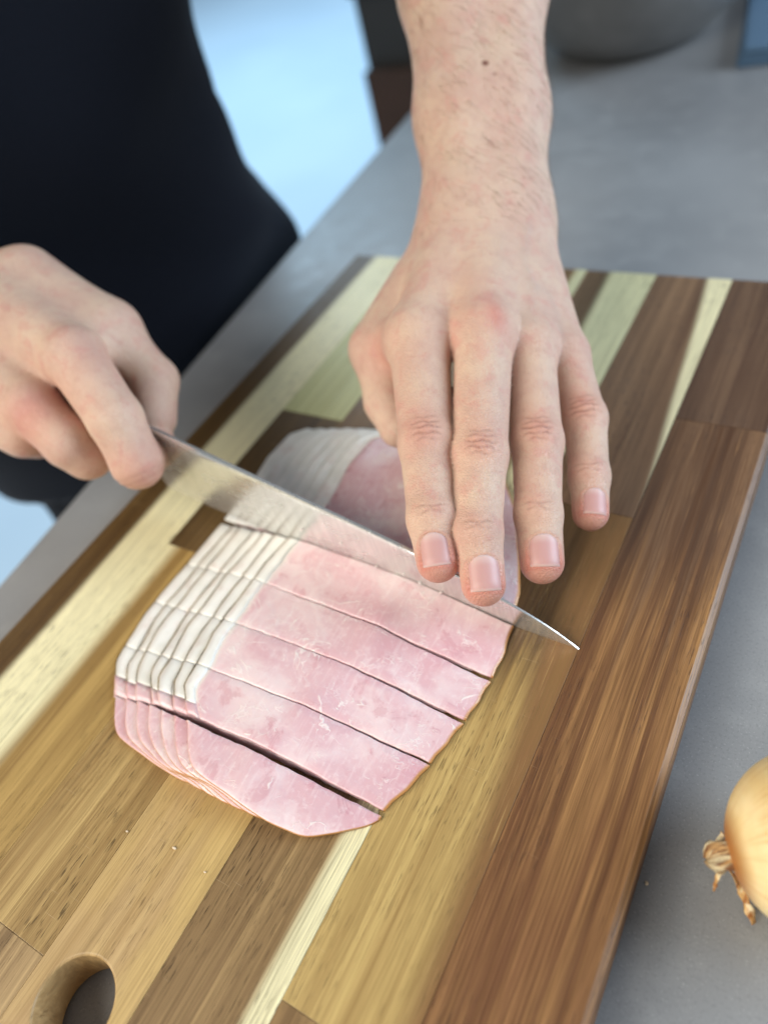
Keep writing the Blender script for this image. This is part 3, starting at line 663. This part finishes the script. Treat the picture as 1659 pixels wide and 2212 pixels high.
Lpalm = [(dwn(Lw - Lr * .010, 2), dwn(J['index'][0], 3), 15.5, 12.5, None), (dwn(Lw - Lr * .002, 0), dwn(J['middle'][0], 3), 15.5, 12.5, None),
         (dwn(Lw + Lr * .006, 1), dwn(J['ring'][0], 3), 15.5, 11.8, None), (dwn(Lw + Lr * .012, 2), dwn(J['little'][0], 3), 14.5, 10.5, None),
         (dwn(Lw - Lr * .012, 6), dwn(J['thumb'][1], 2), 14, 11.0, None), (dwn(J['index'][0] * .55 + Lw * .45, 9), dwn(J['little'][0] * .55 + Lw * .45, 9), 11, 11, None),
         (dwn(J['thumb'][1] * .5 + J['index'][0] * .5, 6), dwn(J['index'][0], 5), 9, 10, None)]
Larm = []
for o_, rr in ((-1, 0), (1, 0)):
    Larm += [(dwn(Lw + Lr * .0108 * o_, 1), Lfa + Lr * .0112 * o_, 17.9, 18.3), (Lfa + Lr * .0112 * o_, Lfb + Lr * .0135 * o_, 18.3, 20.9), (Lfb + Lr * .0135 * o_, Lel + Lr * .010 * o_, 20.9, 30)]
Larm += [(Lel, Lel + (Lsh - Lel) * .75, 33, 40)]
LH = Hand(LCH, LR, Lpalm, Larm, .009)
for k in ('index', 'middle', 'ring', 'little'):
    ax = unit(LH.ch[k][2] - LH.ch[k][1]); v_ = view(LH.ch[k][2]); LH.dors[k] = unit(v_ - (v_ @ ax) * ax)
# --- knife hand (fist round the handle)
RCH = dict(index=[((160, 770), .316), ((250, 905), .309), ((297, 1000), .314), ((335, 968), .336), ((322, 905), .356)],
           middle=[((70, 880), .322), ((150, 955), .318), ((190, 982), .324), ((212, 950), .346), ((190, 890), .362)],
           ring=[((-25, 900), .332), ((52, 935), .330), ((80, 940), .338), ((110, 915), .358), ((90, 860), .370)],
           little=[((-120, 900), .345), ((-50, 925), .344), ((-25, 925), .350), ((10, 890), .366), ((0, 840), .376)],
           thumb=[((60, 600), .352), ((235, 718), .345), ((335, 822), .342), ((340, 905), .338)])
RCH = {k: [(p[0], p[1], d) for p, d in L] for k, L in RCH.items()}
RR = dict(index=[12.5, 11.2, 10.6, 9.5, 8], middle=[12.0, 11.0, 10.4, 9.2, 8], ring=[11.5, 10.6, 10, 9, 8], little=[10.5, 9.4, 8.8, 8, 7], thumb=[15, 12.2, 10.6, 8.8])
KJ = {k: np.array([dp(*p) for p in L]) for k, L in RCH.items()}
Rw = dp(-250, 560, .372); Rel = np.array([-.53, -.06, .20]); Rsh = np.array([-.47, .12, .47])
rl = unit(KJ['index'][0] - KJ['little'][0])
nb2 = view(dp(60, 760, .33))
d2 = lambda p, k_: p - nb2 * k_ * mm_
Rpalm = [(d2(Rw + rl * .012, 2), d2(KJ['index'][0], 3), 16.5, 12.5, None), (d2(Rw + rl * .003, 0), d2(KJ['middle'][0], 3), 16.5, 12.5, None), (d2(Rw - rl * .005, 1), d2(KJ['ring'][0], 3), 16, 12, None),
         (d2(Rw - rl * .012, 2), d2(KJ['little'][0], 3), 15, 11.5, None), (d2(Rw + rl * .014, 4), d2(KJ['thumb'][1], 0), 17, 12.5, None), (d2(KJ['index'][0] * .6 + Rw * .4, 10), d2(KJ['thumb'][1], 2), 12, 12, None),
         (d2(KJ['index'][0] * .5 + Rw * .5, 5), d2(KJ['thumb'][1] * .6 + KJ['index'][0] * .4, 4), 15, 12, None), (d2(KJ['index'][0] * .3 + Rw * .7 + rl * .012, 3), d2(KJ['thumb'][1] * .5 + Rw * .3 + KJ['index'][0] * .2, 3), 16, 14, None)]
Rarm = []
for o_ in (-1, 1):
    Rarm += [(Rw + rl * .011 * o_, Rw + (Rel - Rw) * .45 + rl * .012 * o_, 19, 23), (Rw + (Rel - Rw) * .45 + rl * .012 * o_, Rel + rl * .008 * o_, 23, 31)]
Rarm += [(Rel, Rel + (Rsh - Rel) * .75, 34, 41)]
RH = Hand(RCH, RR, Rpalm, Rarm, .006)

def bounds(H, extra, m_=.045):
    P = np.concatenate([*H.ch.values()] + [np.array(extra)]); return P.min(0) - m_, P.max(0) + m_
lo, hi = bounds(LH, [Lw, Lel, Lel + (Lsh - Lel) * .75]); VL, FL, NL = surface(LH, lo, hi, .00085)
lo, hi = bounds(RH, [Rw, Rel, Rel + (Rsh - Rel) * .75]); VR, FR, NR = surface(RH, lo, hi, .0013)
red = np.zeros(len(VL)); dark = np.zeros(len(VL)); disp = np.zeros(len(VL))
NAIL = dict(index=(.0098, .0112, -.12), middle=(.0106, .0118, 0.08), ring=(.0103, .0112, .16), little=(.0086, .0098, .35))
nails = []
for k in ('index', 'middle', 'ring', 'little'):
    Jf = LH.ch[k]; r = LH.rad[k]
    near = LH.finger(VL, k) < .0015
    for ji, amp in ((1, 1.0), (2, .75)):
        ax = unit(Jf[ji + 1] - Jf[ji - 1]); dn = unit(LH.dors[k] - (LH.dors[k] @ ax) * ax); lt = np.cross(ax, dn)
        q_ = VL - Jf[ji]; a = q_ @ ax; l = q_ @ lt; n_ = q_ @ dn; top_ = near & (n_ > r[ji] * .15 * mm_)
        lines_ = [(-.0048, .55, .006), (-.0026, .8, .0065), (-.0004, 1.0, .0070), (.0020, .9, .0065), (.0042, .55, .005)] if ji == 1 else [(-.0010, .9, .0064), (.0009, .7, .0058)]
        sg_ = .00050
        for q2, (a0, am, half) in enumerate(lines_):
            aa = a - a0 - (.00035 * np.sin(l * 900 + q2 * 2.3 + ji)) - l * l * (14 if a0 > 0 else -14) * .7
            disp -= top_ * am * amp * .00062 * (.75 + .5 * math.sin(q2 * 3.1 + r[1] * 40)) * np.exp(-(aa / sg_) ** 2) * sm((half - np.abs(l)) / .003)
            dark += top_ * am * amp * 1.1 * np.exp(-(aa / .00042) ** 2) * sm((half - np.abs(l)) / .003)
        red += top_ * np.exp(-(a / .0085) ** 2 - (l / .008) ** 2) * (.75 if ji == 1 else .35)
    # finger end: pink tip
    ax = unit(Jf[3] - Jf[2]); a = (VL - Jf[3]) @ ax; red += near * sm((a + .008) / .010) * .8
    dn = unit(LH.dors[k] - (LH.dors[k] @ ax) * ax); lt = np.cross(ax, dn); wN, lN, rotN = NAIL[k]
    if rotN: dn, lt = unit(dn * math.cos(rotN) - lt * math.sin(rotN)), unit(lt * math.cos(rotN) + dn * math.sin(rotN))
    # nail frame: a from -lN*.72 to +lN*.28 around the tip joint
    a_c = -.22 * lN
    q_ = VL - Jf[3]; a = q_ @ ax - a_c; l = q_ @ lt; n_ = q_ @ dn
    fr = np.maximum(np.abs(l) / (wN / 2), np.where(a < 0, np.sqrt((np.clip(-a - lN * .22, 0, 1) / (lN * .28)) ** 2 + (l / (wN / 2)) ** 2), a / (lN * .5)))
    on = near & (n_ > 0)
    disp += on * np.where(fr < 1, -.00045, 0) * sm((1.02 - fr) / .06)
    disp += on * .00042 * np.exp(-((fr - 1.16) / .12) ** 2) * (a < lN * .42)
    red += on * .5 * np.exp(-((fr - 1.1) / .15) ** 2)
    nails.append((k, Jf[3], ax, lt, dn, wN, lN, a_c))
# MCP knuckle tint, tendon ridges, faint veins
for k, am, rdm in (('index', .22, .014), ('middle', .30, .016), ('ring', .22, .014), ('little', .2, .012)):
    d_ = VL - LH.ch[k][0]; up_ = NL @ nb > .2
    red += up_ * am * np.exp(-(np.linalg.norm(d_, axis=1) / rdm) ** 2)
    disp += up_ * .0006 * np.exp(-((np.linalg.norm(d_ - nb * .009, axis=1)) / .0085) ** 2)
    w_ = Lw - LH.ch[k][0]; tt = np.clip(d_ @ w_ / (w_ @ w_), 0, 1); dist__ = np.linalg.norm(d_ - tt[:, None] * w_ - ((d_ - tt[:, None] * w_) @ nb)[:, None] * nb, axis=1)
    disp += up_ * .00055 * np.exp(-(dist__ / .0035) ** 2) * sm(tt / .15) * sm((.75 - tt) / .3)
blue = np.zeros(len(VL))
def vein(pts, amp=.0005, wd=.0019):
    global disp, blue
    P = np.array([dp(*p) for p in pts]); d = np.full(len(VL), 1.0)
    for i in range(len(P) - 1): d = np.minimum(d, caps(VL, P[i], P[i + 1], 0, 0, (nb, .15)))
    disp += (NL @ nb > .2) * amp * np.exp(-(d / wd) ** 2); blue += (NL @ nb > .2) * np.exp(-(d / (wd * 1.3)) ** 2) * amp / .0005
vein([(1120, 700, .31), (1125, 620, .32), (1105, 560, .325), (1120, 500, .33)]); vein([(985, 720, .305), (1000, 640, .32), (1050, 570, .325), (1060, 520, .33)], .0004)
vein([(1190, 720, .315), (1165, 640, .32), (1125, 620, .32)], .0004)
dq = VL - dp(1068, 700, .29); ax_ = unit(LH.ch['middle'][1] - LH.ch['middle'][0]); al_ = dq @ ax_; red += (NL @ nb > .2) * .95 * np.exp(-(al_ / .0085) ** 2 - ((dq @ Lr) / .0042) ** 2)
# thumb/index fold
d_ = np.linalg.norm(VL - dp(850, 760, .318), axis=1); red += .9 * np.exp(-(d_ / .011) ** 2)
for (px, py, rd, am) in ((1048, 136, .0016, 1.0), (1068, 160, .0007, .7)):
    r_ = ray(px, py); tq = .34
    for _ in range(40): tq += float(LH((CAM + r_ * tq)[None])[0]) * .9
    dark_ = np.exp(-(np.linalg.norm(VL - (CAM + r_ * tq), axis=1) / rd) ** 4) * am * 2.2; dark += dark_
VL = VL + NL * disp[:, None]
# knife hand tints
redR = np.zeros(len(VR)); darkR = np.zeros(len(VR))
for p, rd, am in ((dp(65, 900, .312), .013, 1.0), (dp(200, 800, .31), .016, .35), (dp(300, 1030, .308), .011, .7), (dp(190, 1010, .318), .012, .4), (dp(80, 965, .33), .012, .5)):
    redR += am * np.exp(-(np.linalg.norm(VR - p, axis=1) / rd) ** 2)
dispR = np.zeros(len(VR)); axr = unit(KJ['index'][2] - KJ['index'][1])
for a0 in (.004, .0065):
    a = (VR - KJ['index'][2]) @ axr; nearr = RH.finger(VR, 'index') < .002
    dispR -= nearr * .00035 * np.exp(-((a - a0) / .0007) ** 2); darkR += nearr * .35 * np.exp(-((a - a0) / .0007) ** 2)
VR = VR + NR * dispR[:, None]

t = NT('skin'); c = t.obj()
n1 = t.noise(c, 45, 4, .6); n2 = t.noise(c, 190, 3, .6); n3 = t.noise(c, 1400, 2, .6)
vo = t.new('ShaderNodeTexVoronoi', feature='DISTANCE_TO_EDGE'); t.l.new(c, vo.inputs['Vector']); vo.inputs['Scale'].default_value = 900
c_ = t.mix(t.ramp(n1, .34, .66), lin(214, 184, 160), lin(206, 170, 150))
c_ = t.mix(t.math('MULTIPLY', t.ramp(n2, .48, .72), .35), c_, lin(190, 146, 131))
c_ = t.mix(t.math('MULTIPLY', t.ramp(n2, .28, .45, 1, 0), .25), c_, lin(220, 188, 162))
c_ = t.mix(t.math('MULTIPLY', t.attr('red'), .60, clamp=True), c_, lin(203, 120, 104))
c_ = t.mix(t.math('MULTIPLY', t.attr('blue'), .30, clamp=True), c_, lin(156, 146, 140))
c_ = t.mix(t.math('MULTIPLY', t.ramp(t.noise(c, 110, 4, .7, .5), .50, .66), .40), c_, lin(204, 140, 128))
c_ = t.mix(t.math('MULTIPLY', t.ramp(n3, .56, .72), .25), c_, lin(178, 128, 112))
c_ = t.mix(t.math('MULTIPLY', t.attr('dark'), .48, clamp=True), c_, lin(112, 58, 42))
t.set(color=c_, rough=t.ramp(n2, .3, .7, .40, .52), spec=.42, sss=.13, sssr=(1.0, .38, .22), ssss=.0035)
h = t.math('ADD', t.math('MULTIPLY', t.ramp(vo.outputs[0], 0, .25), .5), t.math('ADD', t.math('MULTIPLY', n3, .35), t.math('MULTIPLY', n2, .6))); t.bump(h, .6, .00055); M_SKIN = t.m
person = empty('person', (-.49, .29, -.92), 'person in dark navy clothes slicing ham, one hand flat and one on the knife', 'person')
body = mesh_obj('body', np.concatenate([VL, VR]), np.concatenate([FL, FR + len(VL)]), M_SKIN, person, attrs={'blue': np.concatenate([blue, 0 * redR]), 'red': np.concatenate([red, redR]), 'dark': np.concatenate([dark, darkR])})
# fine forearm hair
M_HAIR = plain('arm_hair', lin(128, 92, 62), .5)
cand = np.where((NL @ nb > .05) & ((VL - Lw) @ unit(Lfb - Lw) > -.012) & ((VL - Lw) @ unit(Lfb - Lw) < .16))[0]
hair_d = unit(unit(Lw - Lfb) * .8 + Lr * .6); V = []; F = []
for vi in rng.choice(cand, 620, replace=False):
    n_ = NL[vi]; d_ = hair_d + rng.normal(0, .22, 3); d_ = unit(d_ - (d_ @ n_) * n_); sd = np.cross(d_, n_); L_ = rng.uniform(.005, .011); cv = rng.normal(0, .18); b0 = len(V)
    for q_ in range(4):
        f_ = q_ / 3; c0 = VL[vi] + d_ * L_ * f_ + n_ * (L_ * (.25 * f_ - .12 * f_ * f_)) + sd * cv * L_ * f_ * f_; wd = .000055 * (1 - .8 * f_)
        V += [c0 + sd * wd, c0 - sd * wd, c0 + n_ * wd * 1.5]
    for q_ in range(3):
        for i in range(3): F.append((b0 + 3 * q_ + i, b0 + 3 * q_ + (i + 1) % 3, b0 + 3 * q_ + 3 + (i + 1) % 3, b0 + 3 * q_ + 3 + i))
tag(mesh_obj('arm_hair', V, F, M_HAIR, body), kind='stuff')
t = NT('nail'); u = t.uvc(); sx = t.new('ShaderNodeSeparateXYZ'); t.l.new(u, sx.inputs[0])
c_ = t.mix(t.ramp(sx.outputs[1], .0, .35), lin(212, 180, 172), lin(200, 152, 145)); c_ = t.mix(t.math('MULTIPLY', t.ramp(sx.outputs[1], .92, .98), .45), c_, lin(234, 210, 200))
t.set(color=c_, rough=.40, spec=.45, sss=.12, ssss=.002); t.bump(t.noise(t.mapping(u, (60, 2, 1)), 1, 2, .5), .08, .0003); M_NAIL = t.m
for (k, J3, ax, lt, dn, wN, lN, a_c) in nails:
    na, nl = 15, 13; S_ = []; D_ = []; U_ = []
    for i in range(na):
        ta = i / (na - 1)
        for j in range(nl):
            tl = j / (nl - 1) * 2 - 1; hw = wN / 2 * .985
            if ta < .28: hw *= math.sqrt(max(.02, 1 - ((.28 - ta) / .285) ** 2)) * .55 + .45 * (.55 + .45 * ta / .28)
            a = a_c + lN * (ta - .5) + (lN * .045 * (1 - tl * tl) if ta > .8 else 0) * (ta - .8) / .2
            S_.append(J3 + ax * a + lt * hw * tl + dn * .014); D_.append(.00008 + .00022 * ta ** 3 - .00028 * abs(tl) ** 4); U_.append((tl * .5 + .5, ta))
    p = np.array(S_); D_ = np.array(D_)[:, None]; floc = LH.local(J3, .02)
    for _ in range(30): p = p - dn * np.maximum(floc(p), 0)[:, None] * .8
    V = np.concatenate([p + dn * D_, p + dn * (D_ - .00055)]); U_ = U_ * 2
    n1_ = na * nl; F = []
    for i in range(na - 1):
        for j in range(nl - 1):
            q_ = (i * nl + j, i * nl + j + 1, (i + 1) * nl + j + 1, (i + 1) * nl + j); F += [q_, tuple(n1_ + x for x in q_[::-1])]
    for i in range(na - 1):
        for j in (0, nl - 1): F.append((i * nl + j, (i + 1) * nl + j, n1_ + (i + 1) * nl + j, n1_ + i * nl + j))
    for j in range(nl - 1):
        for i in (0, na - 1): F.append((i * nl + j, n1_ + i * nl + j, n1_ + i * nl + j + 1, i * nl + j + 1))
    nm = mesh_obj('fingernail', V, F, M_NAIL, body, uv=U_)
    bmx = bmesh.new(); bmx.from_mesh(nm.data); bmesh.ops.recalc_face_normals(bmx, faces=bmx.faces); bmx.to_mesh(nm.data); bmx.free()

# clothes
def shirt_sdf(P):
    x, y, z = P.T
    rx = np.interp(z, [-.12, 0, .08, .2, .4, .5], [.125, .118, .108, .118, .13, .09]); ry = np.interp(z, [-.12, -.06, .0, .055, .075, .15, .36, .5], [.200, .196, .192, .172, .168, .205, .22, .13])
    cxs = np.interp(z, [-.1, .1, .5], [-.515, -.505, -.47]); cys = np.interp(z, [0, .3], [.322, .30])
    ry = np.where(y < cys, ry * np.interp(z, [.05, .3], [.80, .95]), ry)
    d = (np.sqrt(((x - cxs) / rx) ** 2 + ((y - cys) / ry) ** 2) - 1) * .12
    d = np.maximum(d, -.105 - z); d = np.maximum(d, z - .52)
    d = smin(d, caps(P, np.array([-.47, .15, .47]), np.array([-.47, .44, .47]), .06, .06), .05)
    d = smin(d, caps(P, Lsh, Lsh + (Lel - Lsh) * .62, .062, .052), .04); d = smin(d, caps(P, Rsh, Rsh + (Rel - Rsh) * .62, .062, .054), .04)
    fold = .006 * np.sin(y * 34 + z * 21 + 2 * np.sin(z * 13)) * np.sin(z * 17 + y * 9 + 1) + .0025 * np.sin(z * 48 - y * 26 + x * 12)
    return d + fold * np.clip((.45 - z) * 4, 0, 1)
Vs, Fs, _ = surface(shirt_sdf, (-.72, -.10, -.16), (-.20, .62, .58), .008)
t = NT('navy_cotton'); c = t.obj(); wv = t.noise(c, 900, 2, .6)
t.set(color=t.mix(wv, lin(4, 7, 15), lin(10, 14, 25)), rough=.85, spec=.15, sheen=.05); t.bump(wv, .2, .0004); M_NAVY = t.m
mesh_obj('shirt', Vs, Fs, M_NAVY, person)
def trouser_sdf(P):
    x, y, z = P.T
    d = (np.sqrt(((x + .515) / .112) ** 2 + ((y - .345) / .150) ** 2) - 1) * .11; d = np.maximum(np.maximum(d, z + .03), -.24 - z)
    for sy in (-1, 1): d = smin(d, caps(P, np.array([-.515, 0.345 + sy * .075, -.22]), np.array([-.53, 0.345 + sy * .09, -.86]), .088, .058), .03)
    return d + .003 * np.sin(z * 40 + y * 20)
Vt, Ft, _ = surface(trouser_sdf, (-.70, .05, -.95), (-.36, .56, .0), .010)
mesh_obj('trousers', Vt, Ft, plain('black_trousers', lin(16, 17, 22), .9, spec=.2), person)

# ------------------------------------------------------------------ crumbs and specks
def blob(c, r, seed, sq=(1, 1, .6)):
    bm = bmesh.new(); bmesh.ops.create_icosphere(bm, subdivisions=2, radius=1); rs = np.random.default_rng(seed)
    for v in bm.verts: v.co = Vector([v.co[k] * r * sq[k] * (1 + rs.uniform(-.3, .3)) + c[k] for k in range(3)])
    return bm
M_CR = plain('crumb_pale', lin(226, 206, 176), .6, var=.1)
for k, (px, py, r, txt) in enumerate(((275, 1796, .0005, 'tiny pale crumb on the tan plank left of the ham end'), (377, 1832, .0008, 'largest pale crumb on the board, in front of the ham'), (443, 1884, .0005, 'tiny pale crumb on the board nearest the viewer'))):
    p = at(px, py, .0004); o = bm_obj('crumb', blob((0, 0, 0), r * .7, k, (1.4, .8, .6)), M_CR, smooth=True); o.location = p; tag(o, txt, 'crumb', 'crumbs on the board')
p = at(1396, 1908, ZC + .0004); o = bm_obj('crumb', blob((0, 0, 0), .0006, 9), M_CR, smooth=True); o.location = p; tag(o, 'small white crumb lying on the grey worktop', 'crumb')
SPK = ['first', 'third', 'second', 'fifth', 'sixth', 'eighth', 'seventh', 'ninth', 'tenth', 'fourth']
M_SPK = plain('fat_speck', lin(238, 226, 222), .35, var=.05)
for k, (s, z, r) in enumerate(((.118, .019, .0006), (.098, .0185, .0006), (.110, .0165, .0004), (.070, .0115, .0005), (.063, .0095, .0005), (.054, .0078, .0005), (.058, .0056, .0004), (.046, .0048, .0006), (.040, .0044, .0004), (.083, .0105, .0005))):
    p = KT3 + KD3 * s - KN * .0011 + up * z; o = bm_obj('fat_speck', blob((0, 0, 0), r, 20 + k, (1.2, .5, .8)), M_SPK, smooth=True); o.location = p
    tag(o, f'tiny white fat speck on the knife blade, {SPK[k]} from the handle', 'fat speck', 'fat specks stuck to the blade')
